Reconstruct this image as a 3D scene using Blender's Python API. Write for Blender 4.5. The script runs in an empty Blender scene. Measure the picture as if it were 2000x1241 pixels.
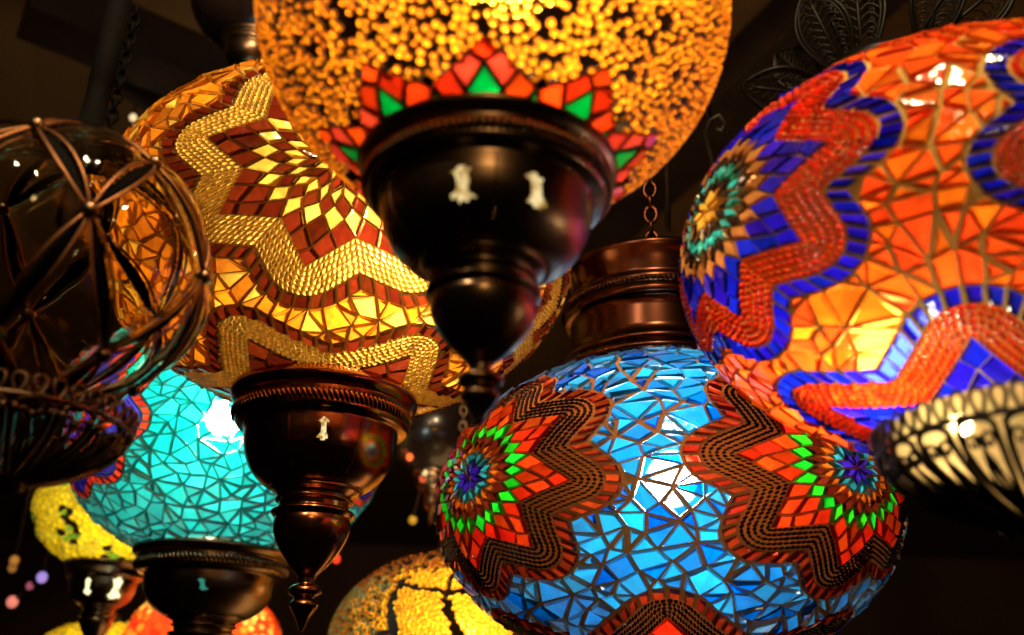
import bpy, math, random
from mathutils import Vector, Matrix, noise
from mathutils.geometry import delaunay_2d_cdt
PI = math.pi; R = math.radians
rnd = random.Random(11)
S = bpy.context.scene
COL = S.collection

# ------------------------------------------------------------ camera
FPX = 1900.0
CAMLOC = Vector((0, 0, 1.55))
PITCH, ROLL = 24.0, -1.35
CM = Matrix.Rotation(R(90 + PITCH), 4, 'X') @ Matrix.Rotation(R(ROLL) * -1, 4, 'Z')
CM3 = CM.to_3x3()
cam_d = bpy.data.cameras.new('camera'); cam = bpy.data.objects.new('camera', cam_d); COL.objects.link(cam)
cam.matrix_world = Matrix.Translation(CAMLOC) @ CM
cam_d.sensor_width = 36; cam_d.lens = 36 * FPX / 2000
cam_d.clip_start = .02; cam_d.clip_end = 60
cam_d.dof.use_dof = True; cam_d.dof.focus_distance = .66; cam_d.dof.aperture_fstop = 6.0; cam_d.dof.aperture_blades = 9
S.camera = cam

def P(px, py, d):
    v = Vector(((px - 1000) / FPX, -(py - 620.5) / FPX, -1)).normalized()
    return CAMLOC + (CM3 @ v) * d
def size(px, py, rpx, d):                       # real radius of something rpx pixels wide at that point
    off = math.atan(math.hypot(px - 1000, py - 620) / FPX)
    return d * math.sin(math.atan(rpx * math.cos(off) / FPX))

# ------------------------------------------------------------ world, view
w = bpy.data.worlds.new('World'); S.world = w; w.use_nodes = True
w.node_tree.nodes['Background'].inputs[0].default_value = (.012, .007, .004, 1)
w.node_tree.nodes['Background'].inputs[1].default_value = .15
S.view_settings.view_transform = 'Standard'; S.view_settings.look = 'None'
S.view_settings.exposure = 0; S.view_settings.gamma = 1; S.view_settings.use_curve_mapping = False
S.cycles.max_bounces = 10; S.cycles.transmission_bounces = 10; S.cycles.transparent_max_bounces = 10
S.cycles.glossy_bounces = 4; S.cycles.diffuse_bounces = 2
S.cycles.sample_clamp_indirect = 4; S.cycles.caustics_reflective = False; S.cycles.caustics_refractive = False

def light(name, kind, loc, power, color, radius=.02, size_=None, target=None):
    ld = bpy.data.lights.new(name, kind); ld.energy = power; ld.color = color
    if kind == 'AREA':
        ld.shape = 'DISK'; ld.size = size_
    else: ld.shadow_soft_size = radius
    o = bpy.data.objects.new(name, ld); COL.objects.link(o); o.location = loc
    if target is not None: o.rotation_euler = (Vector(target) - Vector(loc)).to_track_quat('-Z', 'Y').to_euler()
    return o
# the shop's own lamps, behind and above the photographer
MID = P(1000, 600, .7)
light('shop_spot', 'SPOT', (.01, -.10, 2.52), 52, (1, .72, .38), .026, target=P(1250, 450, .70)).data.spot_size = R(100)
light('shop_lantern', 'POINT', (.03, -.50, 2.02), 5, (1, .66, .28), .05)
light('shop_bulb_upper', 'POINT', (-.34, -.02, 2.30), 4.5, (1, .80, .52), .016)
light('shop_bulb_lower', 'POINT', (-.32, -.03, 2.262), 4.5, (1, .80, .52), .016)

# ------------------------------------------------------------ materials
MATS = {}
def new_mat(name):
    m = bpy.data.materials.new(name); m.use_nodes = True
    nt = m.node_tree; nt.nodes.clear()
    return m, nt, nt.nodes, nt.links
def rgba(c): return (c[0], c[1], c[2], 1)

def glass(name, col, bead=False, diff=.25, refr=.25, rough=.34, vary=.45, scale=90, cloud=.35, hot=None):
    """stained glass, one skin lit from behind: scattering glass body, rough see-through part, glossy face"""
    if name in MATS: return MATS[name]
    m, nt, N, L = new_mat(name)
    out = N.new('ShaderNodeOutputMaterial')
    geo = N.new('ShaderNodeNewGeometry'); tc = N.new('ShaderNodeTexCoord')
    ns = N.new('ShaderNodeTexNoise'); ns.inputs['Scale'].default_value = scale; ns.inputs['Detail'].default_value = 3
    ns.inputs['Distortion'].default_value = 1.2
    L.new(tc.outputs['Object'], ns.inputs['Vector'])
    mr = N.new('ShaderNodeMapRange'); mr.inputs['To Min'].default_value = 1 - vary; mr.inputs['To Max'].default_value = 1 + vary * .6
    L.new(geo.outputs['Random Per Island'], mr.inputs['Value'])
    m2 = N.new('ShaderNodeMapRange'); m2.inputs['From Min'].default_value = .3; m2.inputs['From Max'].default_value = .7
    m2.inputs['To Min'].default_value = 1 - cloud; m2.inputs['To Max'].default_value = 1 + cloud * .5
    L.new(ns.outputs['Fac'], m2.inputs['Value'])
    mu = N.new('ShaderNodeMath'); mu.operation = 'MULTIPLY'
    L.new(mr.outputs[0], mu.inputs[0]); L.new(m2.outputs[0], mu.inputs[1])
    hsv = N.new('ShaderNodeHueSaturation'); hsv.inputs['Color'].default_value = rgba(col)
    hr = N.new('ShaderNodeMapRange'); hr.inputs['To Min'].default_value = .4992; hr.inputs['To Max'].default_value = .509
    ml = N.new('ShaderNodeMath'); ml.operation = 'FRACT'; mm = N.new('ShaderNodeMath'); mm.operation = 'MULTIPLY'; mm.inputs[1].default_value = 7.31
    L.new(geo.outputs['Random Per Island'], mm.inputs[0]); L.new(mm.outputs[0], ml.inputs[0]); L.new(ml.outputs[0], hr.inputs['Value'])
    L.new(hr.outputs[0], hsv.inputs['Hue']); L.new(mu.outputs[0], hsv.inputs['Value'])
    tr = N.new('ShaderNodeBsdfTranslucent'); L.new(hsv.outputs[0], tr.inputs[0])
    df = N.new('ShaderNodeBsdfDiffuse'); L.new(hsv.outputs[0], df.inputs[0])
    rf = N.new('ShaderNodeBsdfRefraction'); rf.inputs['IOR'].default_value = 1.18; rf.inputs['Roughness'].default_value = rough
    rf.inputs['Color'].default_value = rgba(hot if hot else [min(1, c ** .75) for c in col])
    a = N.new('ShaderNodeMixShader'); a.inputs[0].default_value = diff; L.new(tr.outputs[0], a.inputs[1]); L.new(df.outputs[0], a.inputs[2])
    b = N.new('ShaderNodeMixShader'); b.inputs[0].default_value = refr; L.new(a.outputs[0], b.inputs[1]); L.new(rf.outputs[0], b.inputs[2])
    gl = N.new('ShaderNodeBsdfGlossy'); gl.inputs['Roughness'].default_value = .12 if not bead else .16
    gl.inputs['Color'].default_value = (1, 1, 1, 1)
    fr = N.new('ShaderNodeFresnel'); fr.inputs['IOR'].default_value = 1.36
    bp = N.new('ShaderNodeBump'); bp.inputs['Strength'].default_value = .25; bp.inputs['Distance'].default_value = .002
    n2 = N.new('ShaderNodeTexNoise'); n2.inputs['Scale'].default_value = 160; L.new(tc.outputs['Object'], n2.inputs['Vector'])
    L.new(n2.outputs['Fac'], bp.inputs['Height']); L.new(bp.outputs[0], gl.inputs['Normal'])
    # Fresnel only where the outer face is seen
    c = N.new('ShaderNodeMixShader'); L.new(fr.outputs[0], c.inputs[0]); L.new(b.outputs[0], c.inputs[1]); L.new(gl.outputs[0], c.inputs[2])
    L.new(c.outputs[0], out.inputs[0])
    MATS[name] = m; return m

def grout_mat(name, col, trans=.1, tcol=None):
    if name in MATS: return MATS[name]
    m, nt, N, L = new_mat(name)
    out = N.new('ShaderNodeOutputMaterial'); tc = N.new('ShaderNodeTexCoord')
    ns = N.new('ShaderNodeTexNoise'); ns.inputs['Scale'].default_value = 220; ns.inputs['Detail'].default_value = 4
    L.new(tc.outputs['Object'], ns.inputs['Vector'])
    rp = N.new('ShaderNodeMix'); rp.data_type = 'RGBA'; rp.inputs[6].default_value = rgba([c * .55 for c in col]); rp.inputs[7].default_value = rgba(col)
    L.new(ns.outputs['Fac'], rp.inputs[0])
    df = N.new('ShaderNodeBsdfDiffuse'); L.new(rp.outputs[2], df.inputs[0]); df.inputs['Roughness'].default_value = 1
    tr = N.new('ShaderNodeBsdfTranslucent'); tr.inputs[0].default_value = rgba(tcol or col)
    a = N.new('ShaderNodeMixShader'); a.inputs[0].default_value = trans; L.new(df.outputs[0], a.inputs[1]); L.new(tr.outputs[0], a.inputs[2])
    bp = N.new('ShaderNodeBump'); bp.inputs['Strength'].default_value = .5; bp.inputs['Distance'].default_value = .001
    L.new(ns.outputs['Fac'], bp.inputs['Height']); L.new(bp.outputs[0], df.inputs['Normal'])
    L.new(a.outputs[0], out.inputs[0])
    MATS[name] = m; return m

def prin(name, col, metallic=0, rough=.5, var=.3, scale=25, bump=0, coat=0, emit=None, estr=0, alpha=None, rvar=.3, spec=.5):
    if name in MATS: return MATS[name]
    m, nt, N, L = new_mat(name)
    out = N.new('ShaderNodeOutputMaterial'); p = N.new('ShaderNodeBsdfPrincipled'); L.new(p.outputs[0], out.inputs[0])
    tc = N.new('ShaderNodeTexCoord'); ns = N.new('ShaderNodeTexNoise'); ns.inputs['Scale'].default_value = scale; ns.inputs['Detail'].default_value = 5
    L.new(tc.outputs['Object'], ns.inputs['Vector'])
    rp = N.new('ShaderNodeMix'); rp.data_type = 'RGBA'; rp.inputs[6].default_value = rgba([c * (1 - var) for c in col]); rp.inputs[7].default_value = rgba([min(1, c * (1 + var)) for c in col])
    L.new(ns.outputs['Fac'], rp.inputs[0]); L.new(rp.outputs[2], p.inputs['Base Color'])
    mr = N.new('ShaderNodeMapRange'); mr.inputs['To Min'].default_value = rough * (1 - rvar); mr.inputs['To Max'].default_value = min(1, rough * (1 + rvar))
    L.new(ns.outputs['Fac'], mr.inputs['Value']); L.new(mr.outputs[0], p.inputs['Roughness'])
    p.inputs['Metallic'].default_value = metallic; p.inputs['Specular IOR Level'].default_value = spec; p.inputs['Coat Weight'].default_value = coat
    if bump:
        bp = N.new('ShaderNodeBump'); bp.inputs['Strength'].default_value = bump; bp.inputs['Distance'].default_value = .001
        L.new(ns.outputs['Fac'], bp.inputs['Height']); L.new(bp.outputs[0], p.inputs['Normal'])
    if emit: p.inputs['Emission Color'].default_value = rgba(emit); p.inputs['Emission Strength'].default_value = estr
    MATS[name] = m; return m

def clear_glass(name, col=(1, .97, .9), ior=1.3, rough=.0, bump=.12, scale=14):
    if name in MATS: return MATS[name]
    m, nt, N, L = new_mat(name)
    out = N.new('ShaderNodeOutputMaterial'); g = N.new('ShaderNodeBsdfGlass'); g.inputs['IOR'].default_value = ior; g.inputs['Roughness'].default_value = rough
    g.inputs[0].default_value = rgba(col)
    tc = N.new('ShaderNodeTexCoord'); ns = N.new('ShaderNodeTexNoise'); ns.inputs['Scale'].default_value = scale; ns.inputs['Detail'].default_value = 1
    L.new(tc.outputs['Object'], ns.inputs['Vector'])
    bp = N.new('ShaderNodeBump'); bp.inputs['Strength'].default_value = bump; bp.inputs['Distance'].default_value = .02
    L.new(ns.outputs['Fac'], bp.inputs['Height']); L.new(bp.outputs[0], g.inputs['Normal'])
    L.new(g.outputs[0], out.inputs[0])
    MATS[name] = m; return m

copper = prin('dark_copper', (.30, .12, .055), 1, .22, .35, 9, .06)
bronze = prin('dark_bronze', (.20, .12, .05), 1, .24, .3, 9, .06)
blackm = prin('black_bronze', (.20, .12, .07), 1, .30, .45, 14, .12, rvar=.6)
iron = prin('black_iron', (.016, .010, .008), .6, .5, .3, 30)
soot = prin('sooty_iron', (.0018, .0013, .001), 0, .8, .4, 40, spec=.04)
brownwire = prin('brown_wire', (.24, .10, .04), 1, .42, .5, 60, .5)

# ------------------------------------------------------------ objects
def tag(o, label=None, cat=None, group=None, kind=None):
    if label: o['label'] = label
    if cat: o['category'] = cat
    if group: o['group'] = group
    if kind: o['kind'] = kind
    return o
def empty(name, loc, rz=0, **k):
    o = bpy.data.objects.new(name, None); COL.objects.link(o); o.location = loc; o.rotation_euler = (0, 0, rz); o.empty_display_size = .02
    return tag(o, **k)

class MB:
    def __init__(s): s.v = []; s.f = []; s.m = []; s.sm = []
    def face(s, idx, mat=0, smooth=False): s.f.append(idx); s.m.append(mat); s.sm.append(smooth)
    def build(s, name, mats, parent=None, loc=None):
        me = bpy.data.meshes.new(name); me.from_pydata([tuple(p) for p in s.v], [], s.f)
        for x in (mats if isinstance(mats, (list, tuple)) else [mats]): me.materials.append(x)
        me.polygons.foreach_set('material_index', s.m); me.polygons.foreach_set('use_smooth', s.sm); me.update()
        o = bpy.data.objects.new(name, me); COL.objects.link(o)
        if parent is not None: o.parent = parent
        if loc is not None: o.location = loc
        return o
    def lathe(s, prof, n=72, mat=0, c=(0, 0, 0), smooth=True):
        b = len(s.v)
        for r, z in prof:
            for k in range(n):
                a = 2 * PI * k / n; s.v.append((c[0] + r * math.cos(a), c[1] + r * math.sin(a), c[2] + z))
        for i in range(len(prof) - 1):
            for k in range(n):
                k2 = (k + 1) % n
                s.face((b + i * n + k, b + i * n + k2, b + (i + 1) * n + k2, b + (i + 1) * n + k), mat, smooth)
        return s
    def tube(s, pts, r, n=6, closed=False, mat=0, flat=1.0, up=None):
        pts = [Vector(p) for p in pts]; b = len(s.v); m = len(pts); prev = None
        for i, p in enumerate(pts):
            if closed: t = pts[(i + 1) % m] - pts[i - 1]
            else: t = pts[min(i + 1, m - 1)] - pts[max(i - 1, 0)]
            t.normalize()
            if up is not None:
                u = up[i] if isinstance(up, list) else Vector(up)
                u = (u - t * u.dot(t)).normalized()
            else:
                u = prev if prev is not None else (Vector((0, 0, 1)) if abs(t.z) < .9 else Vector((1, 0, 0)))
                u = (u - t * u.dot(t)).normalized()
            prev = u; v = t.cross(u); rr = r[i] if isinstance(r, list) else r
            for k in range(n):
                a = 2 * PI * k / n; s.v.append(p + u * (math.cos(a) * rr * flat) + v * (math.sin(a) * rr))
        for i in range(m if closed else m - 1):
            j = (i + 1) % m
            for k in range(n):
                k2 = (k + 1) % n; s.face((b + i * n + k, b + i * n + k2, b + j * n + k2, b + j * n + k), mat, True)
        if not closed:
            s.face(tuple(b + k for k in range(n))[::-1], mat); s.face(tuple(b + (m - 1) * n + k for k in range(n)), mat)
        return s
    def box(s, c, sx, sy, sz, M=None, mat=0):
        b = len(s.v)
        for x in (-1, 1):
            for y in (-1, 1):
                for z in (-1, 1):
                    p = Vector((x * sx / 2, y * sy / 2, z * sz / 2))
                    if M is not None: p = M @ p
                    s.v.append(p + Vector(c))
        for f in ((0, 1, 3, 2), (4, 6, 7, 5), (0, 4, 5, 1), (2, 3, 7, 6), (0, 2, 6, 4), (1, 5, 7, 3)): s.face(tuple(b + i for i in f), mat)
        return s

def smooth_prof(pts, n=5):
    """Catmull-Rom through the profile points; a point written twice stays a corner"""
    out = []
    for i in range(len(pts) - 1):
        p1, p2 = pts[i], pts[i + 1]
        if p1 == p2: continue
        p0 = pts[i - 1] if i > 0 and pts[i - 1] != p1 else (2 * p1[0] - p2[0], 2 * p1[1] - p2[1])
        p3 = pts[i + 2] if i + 2 < len(pts) and pts[i + 2] != p2 else (2 * p2[0] - p1[0], 2 * p2[1] - p1[1])
        for k in range(n):
            t = k / n; q = []
            for c in (0, 1):
                q.append(.5 * (2 * p1[c] + (-p0[c] + p2[c]) * t + (2 * p0[c] - 5 * p1[c] + 4 * p2[c] - p3[c]) * t * t + (-p0[c] + 3 * p1[c] - 3 * p2[c] + p3[c]) * t ** 3))
            out.append((max(q[0], 0), q[1]))
    out.append(pts[-1]); return out

# ------------------------------------------------------------ mosaic
NL, NP = 9, 27                                   # lobes and rhombi per ring
class Ell:
    def __init__(s, a, b): s.a = a; s.b = b
    def pos(s, d, h=0):
        p = Vector((s.a * d[0], s.a * d[1], s.b * d[2]))
        n = Vector((d[0] / s.a, d[1] / s.a, d[2] / s.b)).normalized()
        return p + n * h
class Chart:
    def __init__(s, c, spin=0):
        s.c = Vector(c).normalized()
        up = Vector((0, 0, 1)) if abs(s.c.z) < .9 else Vector((1, 0, 0))
        s.u = up.cross(s.c).normalized(); s.v = s.c.cross(s.u); s.spin = spin
    def d(s, rho, phi):
        rho = R(rho); phi = R(phi) + s.spin
        return s.c * math.cos(rho) + (s.u * math.cos(phi) + s.v * math.sin(phi)) * math.sin(rho)
    def inv(s, d):
        rho = math.acos(max(-1, min(1, s.c.dot(d))))
        return math.degrees(rho), math.degrees(math.atan2(s.v.dot(d), s.u.dot(d)) - s.spin)

def inset(dirs, gap):
    """shrink a small polygon of unit directions by gap (radians); None when nothing is left"""
    c = sum(dirs, Vector()) / len(dirs); c.normalize()
    u = (dirs[0] - c * dirs[0].dot(c)).normalized(); v = c.cross(u)
    q = [(x.dot(u), x.dot(v)) for x in dirs]; n = len(q); lines = []
    area = sum(q[i][0] * q[(i + 1) % n][1] - q[(i + 1) % n][0] * q[i][1] for i in range(n)) / 2
    if area < 0: return None
    for i in range(n):
        x0, y0 = q[i]; x1, y1 = q[(i + 1) % n]; dx, dy = x1 - x0, y1 - y0; l = math.hypot(dx, dy)
        if l < 1e-6: return None
        nx, ny = -dy / l, dx / l
        lines.append((nx, ny, nx * x0 + ny * y0 + gap))
    out = []
    for i in range(n):
        a, b = lines[i - 1], lines[i]; det = a[0] * b[1] - a[1] * b[0]
        if abs(det) < .05: x, y = q[i][0] + (a[0] + b[0]) * gap * .5, q[i][1] + (a[1] + b[1]) * gap * .5
        else: x, y = (a[2] * b[1] - a[1] * b[2]) / det, (a[0] * b[2] - a[2] * b[0]) / det
        out.append((x, y))
    ar2 = sum(out[i][0] * out[(i + 1) % n][1] - out[(i + 1) % n][0] * out[i][1] for i in range(n)) / 2
    if ar2 < area * .12: return None
    for x, y in out:                              # every corner must still be inside
        for nx, ny, k in lines:
            if nx * x + ny * y < k - gap * .6 - 1e-5: return None
    return [(c + u * x + v * y).normalized() for x, y in out]

def tile(mb, E, dirs, mt, mg, gap, h, lift=0, tilt=.42):
    n = len(dirs)
    q = inset(dirs, gap)
    if q is None:
        b = len(mb.v)
        for x in dirs: mb.v.append(E.pos(x, lift))
        mb.face(tuple(range(b, b + n)), mg); return
    b = len(mb.v)
    for x in dirs: mb.v.append(E.pos(x, lift))
    for x in q: mb.v.append(E.pos(x, lift + h * .15))
    for i in range(n):
        j = (i + 1) % n; mb.face((b + i, b + j, b + n + j, b + n + i), mg)
    q2 = inset(q, h * .35 / E.a) or q
    b = len(mb.v)
    hh = [h * (1 + rnd.uniform(-tilt, tilt)) for _ in range(n)]
    if n == 4: hh[3] = hh[0] + hh[2] - hh[1]
    for x in q: mb.v.append(E.pos(x, lift + h * .15))
    for x, t in zip(q2, hh): mb.v.append(E.pos(x, lift + max(t, h * .3)))
    for i in range(n):
        j = (i + 1) % n; mb.face((b + i, b + j, b + n + j, b + n + i), mt)
    mb.face(tuple(b + n + i for i in range(n)), mt)

OCT = [(math.cos(PI / 4 * k + PI / 4), math.sin(PI / 4 * k + PI / 4)) for k in range(8)]
SQ = []
for x, y in OCT:
    k = 1 / max(abs(x), abs(y)); SQ.append((x * k, y * k))
def bead(mb, E, q, mt, mg, h, fill=.94, lift=0, fx=1.0):
    """q: four directions (inner a, inner b, outer b, outer a)"""
    def bil(x, y):
        s, t = .5 + .5 * x, .5 + .5 * y
        return (q[0] * ((1 - s) * (1 - t)) + q[1] * (s * (1 - t)) + q[2] * (s * t) + q[3] * ((1 - s) * t)).normalized()
    b = len(mb.v); f = fill * rnd.uniform(.80, 1.05)
    jx, jy = rnd.uniform(-.11, .11), rnd.uniform(-.11, .11)
    for x, y in SQ: mb.v.append(E.pos(bil(x, y), lift))
    for x, y in OCT: mb.v.append(E.pos(bil(x * f * fx, y * f), lift))
    for i in range(8):
        j = (i + 1) % 8; mb.face((b + i, b + j, b + 8 + j, b + 8 + i), mg)
    b = len(mb.v)
    for k, (s, t) in enumerate(((1, .12), (.93, .55), (.62, .9), (.25, 1.0))):
        for x, y in OCT: mb.v.append(E.pos(bil(x * f * fx * s + jx * t, y * f * s + jy * t), lift + h * t))
    for k in range(3):
        for i in range(8):
            j = (i + 1) % 8; mb.face((b + k * 8 + i, b + k * 8 + j, b + k * 8 + 8 + j, b + k * 8 + 8 + i), mt, True)
    mb.face(tuple(b + 24 + i for i in range(8)), mt, True)

def half_edge(rc, rt, d, half):
    """offset at distance d of the half edge from the notch (angle 0, radius rc) to the tip (angle half, radius rt); degrees, planar"""
    cx, cy = rc, 0.0; tx, ty = rt * math.cos(R(half)), rt * math.sin(R(half))
    ex, ey = tx - cx, ty - cy; l = math.hypot(ex, ey); ex /= l; ey /= l
    nx, ny = ey, -ex                              # outward normal (away from centre)
    if nx < 0: nx, ny = -nx, -ny
    # start: on the notch axis y=0
    t0 = -(cy + ny * d) / ey
    pts = [(cx + nx * d + ex * t0, 0.0), (tx + nx * d, ty + ny * d)]
    a0 = math.atan2(ny, nx); a1 = R(half)
    m = max(2, int(abs(a1 - a0) / .18)) if d > 0 else 0
    for k in range(1, m + 1):
        a = a0 + (a1 - a0) * k / m; pts.append((tx + math.cos(a) * d, ty + math.sin(a) * d))
    if d == 0: pts = [(cx, 0.0), (tx, ty)]
    return pts
def at_frac(pts, f):
    ls = [math.hypot(pts[i + 1][0] - pts[i][0], pts[i + 1][1] - pts[i][1]) for i in range(len(pts) - 1)]
    tot = sum(ls); s = f * tot
    for i, l in enumerate(ls):
        if s <= l or i == len(ls) - 1:
            t = s / l if l else 0; t = min(t, 1)
            return (pts[i][0] + (pts[i + 1][0] - pts[i][0]) * t, pts[i][1] + (pts[i + 1][1] - pts[i][1]) * t)
        s -= l
def plen(pts): return sum(math.hypot(pts[i + 1][0] - pts[i][0], pts[i + 1][1] - pts[i][1]) for i in range(len(pts) - 1))

class Flower:
    def __init__(s, chart, sc=1.0, rows=6, band=6.8, border=3.6, tipr=27.0, conc=19.0, NL=8):
        s.NL = NL; s.NP = 3 * NL
        s.ch = chart; s.sc = sc; s.rows = rows; s.conc = conc * sc; s.tip = tipr * sc; s.band = band; s.border = border
        s.a0 = 180.0 / s.NP                        # angle of the first notch
        s.R1 = s.band; s.R2 = s.band + border
    def polar(s, x, y, k, mir):
        """wedge coordinates to chart polar: wedge k, mirrored or not"""
        r = math.hypot(x, y); a = math.degrees(math.atan2(y, x))
        base = s.a0 + k * 360.0 / s.NL
        return r, (base + a) if not mir else (base - a)
    def pt(s, x, y, k, mir):
        r, a = s.polar(x, y, k, mir); return s.ch.d(r, a)
    def levels(s, jit=.0):
        sc = s.sc * s.conc / (19.0 * s.sc)
        L = {}
        N8 = 360.0 / s.NL; off = s.a0
        return N8, sc
    def rosette(s, mb, E, ringmats, mg, gap, h, lift=0, skip=0, tipmat=None):
        ch = s.ch; NL, NP = s.NL, s.NP; c = s.conc / 19.0; A = 360.0 / NL; st = 360.0 / NP
        jr = lambda: rnd.uniform(-.26, .26) * c; ja = lambda: rnd.uniform(-.9, .9)
        L1 = [ch.d(3.3 * c + jr(), A * k) for k in range(NL)]
        L2a = [ch.d(6.5 * c + jr(), A * k) for k in range(NL)]
        L2b = [ch.d(6.2 * c + jr(), A * (k + .5)) for k in range(NL)]
        L3 = [ch.d((9.1 if k % 3 == 0 else 8.9) * c + jr(), st * k + ja()) for k in range(NP)]
        L4 = [ch.d(11.7 * c + jr(), st * (k + .5) + ja()) for k in range(NP)]
        L5 = [ch.d(14.6 * c + jr(), st * k + ja()) for k in range(NP)]
        L6 = []
        for k in range(NP):
            if k % 3 == 0: L6.append(ch.d(s.conc, st * (k + .5)))
            else: L6.append(ch.d((17.8) * c + jr(), st * (k + .5) + ja()))
        o = ch.d(0, 0); T = lambda ds, r: tile(mb, E, ds, rnd.choice(ringmats[r]) if isinstance(ringmats[r], tuple) else ringmats[r], mg, gap, h, lift)
        if skip <= 0:
            for k in range(NL):
                T([o, L1[k], L2b[k], L1[(k + 1) % NL]], 0)
                T([L1[k], L2a[k], L3[(3 * k + 1) % NP], L2b[k]], 1)
                T([L1[k], L2b[k - 1], L3[(3 * k - 1) % NP], L2a[k]], 1)
        if skip <= 2:
            for k in range(NL):
                T([L2a[k], L3[3 * k], L4[3 * k], L3[3 * k + 1]], 2)
                T([L2b[k], L3[3 * k + 1], L4[3 * k + 1], L3[3 * k + 2]], 2)
                T([L2a[k], L3[3 * k - 1], L4[3 * k - 1], L3[3 * k]], 2)
        if skip <= 3:
            for k in range(NP): T([L3[k], L4[k - 1], L5[k], L4[k]], 3)
        for k in range(NP): T([L4[k], L5[k], L6[k], L5[(k + 1) % NP]], 4)
        # the tips: six rhombi in each lobe
        for k in range(NL):
            i0 = 3 * k
            a = L6[i0]; b2 = L6[(i0 + 3) % NP]; m1 = L6[i0 + 1]; m2 = L6[i0 + 2]
            n1 = L5[(i0 + 1) % NP]; n2 = L5[(i0 + 2) % NP]; n3 = L5[(i0 + 3) % NP]
            angm = st * (i0 + .5) + A / 2; tip = ch.d(s.tip, angm)
            lin = lambda p, q, t: (p * (1 - t) + q * t).normalized()
            e1, e2 = lin(a, tip, .36), lin(a, tip, .69); g1, g2 = lin(b2, tip, .36), lin(b2, tip, .69)
            cc = ch.d(s.conc + (s.tip - s.conc) * .40, angm)
            cells = [([n1, a, e1, m1], 5), ([n2, m1, cc, m2], 8 if len(ringmats) > 8 else 5), ([n3, m2, g1, b2], 5), ([m1, e1, e2, cc], 6), ([m2, cc, g2, g1], 6), ([cc, e2, tip, g2], 7)]
            for ds, r in cells: T(ds, r)
    def strip(s, k, mir, ca, cb, fr0, fr1, cell):
        pa0, pa1 = at_frac(ca, fr0), at_frac(ca, fr1); pb0, pb1 = at_frac(cb, fr0), at_frac(cb, fr1)
        q = [s.pt(*pa0, k, mir), s.pt(*pa1, k, mir), s.pt(*pb1, k, mir), s.pt(*pb0, k, mir)]
        if mir: q = [q[1], q[0], q[3], q[2]]
        cell([q[0], q[3], q[2], q[1]])
    def beads(s, mb, E, mt, mg, h, blen=1.35, fill=.94, lift=0, fx=1.0):
        NL = s.NL; half = 180.0 / NL
        for r in range(s.rows):
            d0, d1 = s.band * r / s.rows, s.band * (r + 1) / s.rows
            ca, cb = half_edge(s.conc, s.tip, d0, half), half_edge(s.conc, s.tip, d1, half)
            n = max(2, round((plen(ca) + plen(cb)) / 2 / blen))
            for k in range(NL):
                for mir in (0, 1):
                    cut = [0]
                    for i in range(n): cut.append(cut[-1] + rnd.uniform(.78, 1.22))
                    for i in range(n):
                        s.strip(k, mir, ca, cb, cut[i] / cut[-1], cut[i + 1] / cut[-1],
                                lambda q: bead(mb, E, q, mt, mg, h, fill, lift, fx))
    def borders(s, mb, E, mt, mg, gap, h, tlen=4.0):
        NL = s.NL; half = 180.0 / NL
        ca, cb = half_edge(s.conc, s.tip, s.R1, half), half_edge(s.conc, s.tip, s.R2, half)
        n = max(2, round(plen(cb) / tlen)); s.contour = []
        for k in range(NL):
            for mir in (0, 1):
                for i in range(n):
                    s.strip(k, mir, ca, cb, i / n, (i + 1) / n, lambda q: tile(mb, E, q, mt, mg, gap * rnd.uniform(.7, 1.5), h))
        for k in range(NL):
            for i in range(n): s.contour.append(s.polar(*at_frac(cb, i / n), k, 0))
            for i in range(n, 0, -1): s.contour.append(s.polar(*at_frac(cb, i / n), k + 1, 1))
        s.cdirs = [s.ch.d(r, a) for r, a in s.contour]
        s.poly = [(r * math.cos(R(a)), r * math.sin(R(a))) for r, a in s.contour]
    def inside(s, d, grow=1.0, poly=None):
        r, a = s.ch.inv(d)
        if r > (s.tip + s.R2) * grow + 2: return False
        x, y = r * math.cos(R(a)) / grow, r * math.sin(R(a)) / grow
        poly = poly or s.poly; c = False; n = len(poly); j = n - 1
        for i in range(n):
            xi, yi = poly[i]; xj, yj = poly[j]
            if (yi > y) != (yj > y) and x < (xj - xi) * (y - yi) / (yj - yi) + xi: c = not c
            j = i
        return c

def ster(d): k = 1 / (1 - d.z * .99999); return Vector((d.x * k, d.y * k))
def unster(p):
    s = p[0] ** 2 + p[1] ** 2; return Vector((2 * p[0], 2 * p[1], s - 1)) / (s + 1)
def poisson(n_try, mind, zmax):
    """random directions at least mind (radians) apart"""
    cell = {}; out = []; g = mind
    for _ in range(n_try):
        z = rnd.uniform(-1, zmax); a = rnd.uniform(0, 2 * PI); q = math.sqrt(1 - z * z); d = Vector((q * math.cos(a), q * math.sin(a), z))
        key = (int(d.x // g), int(d.y // g), int(d.z // g)); ok = True
        for i in (-1, 0, 1):
            for j in (-1, 0, 1):
                for k in (-1, 0, 1):
                    for e in cell.get((key[0] + i, key[1] + j, key[2] + k), ()):
                        if (e - d).length < mind: ok = False; break
                    if not ok: break
                if not ok: break
            if not ok: break
        if ok: cell.setdefault(key, []).append(d); out.append(d)
    return out

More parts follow.
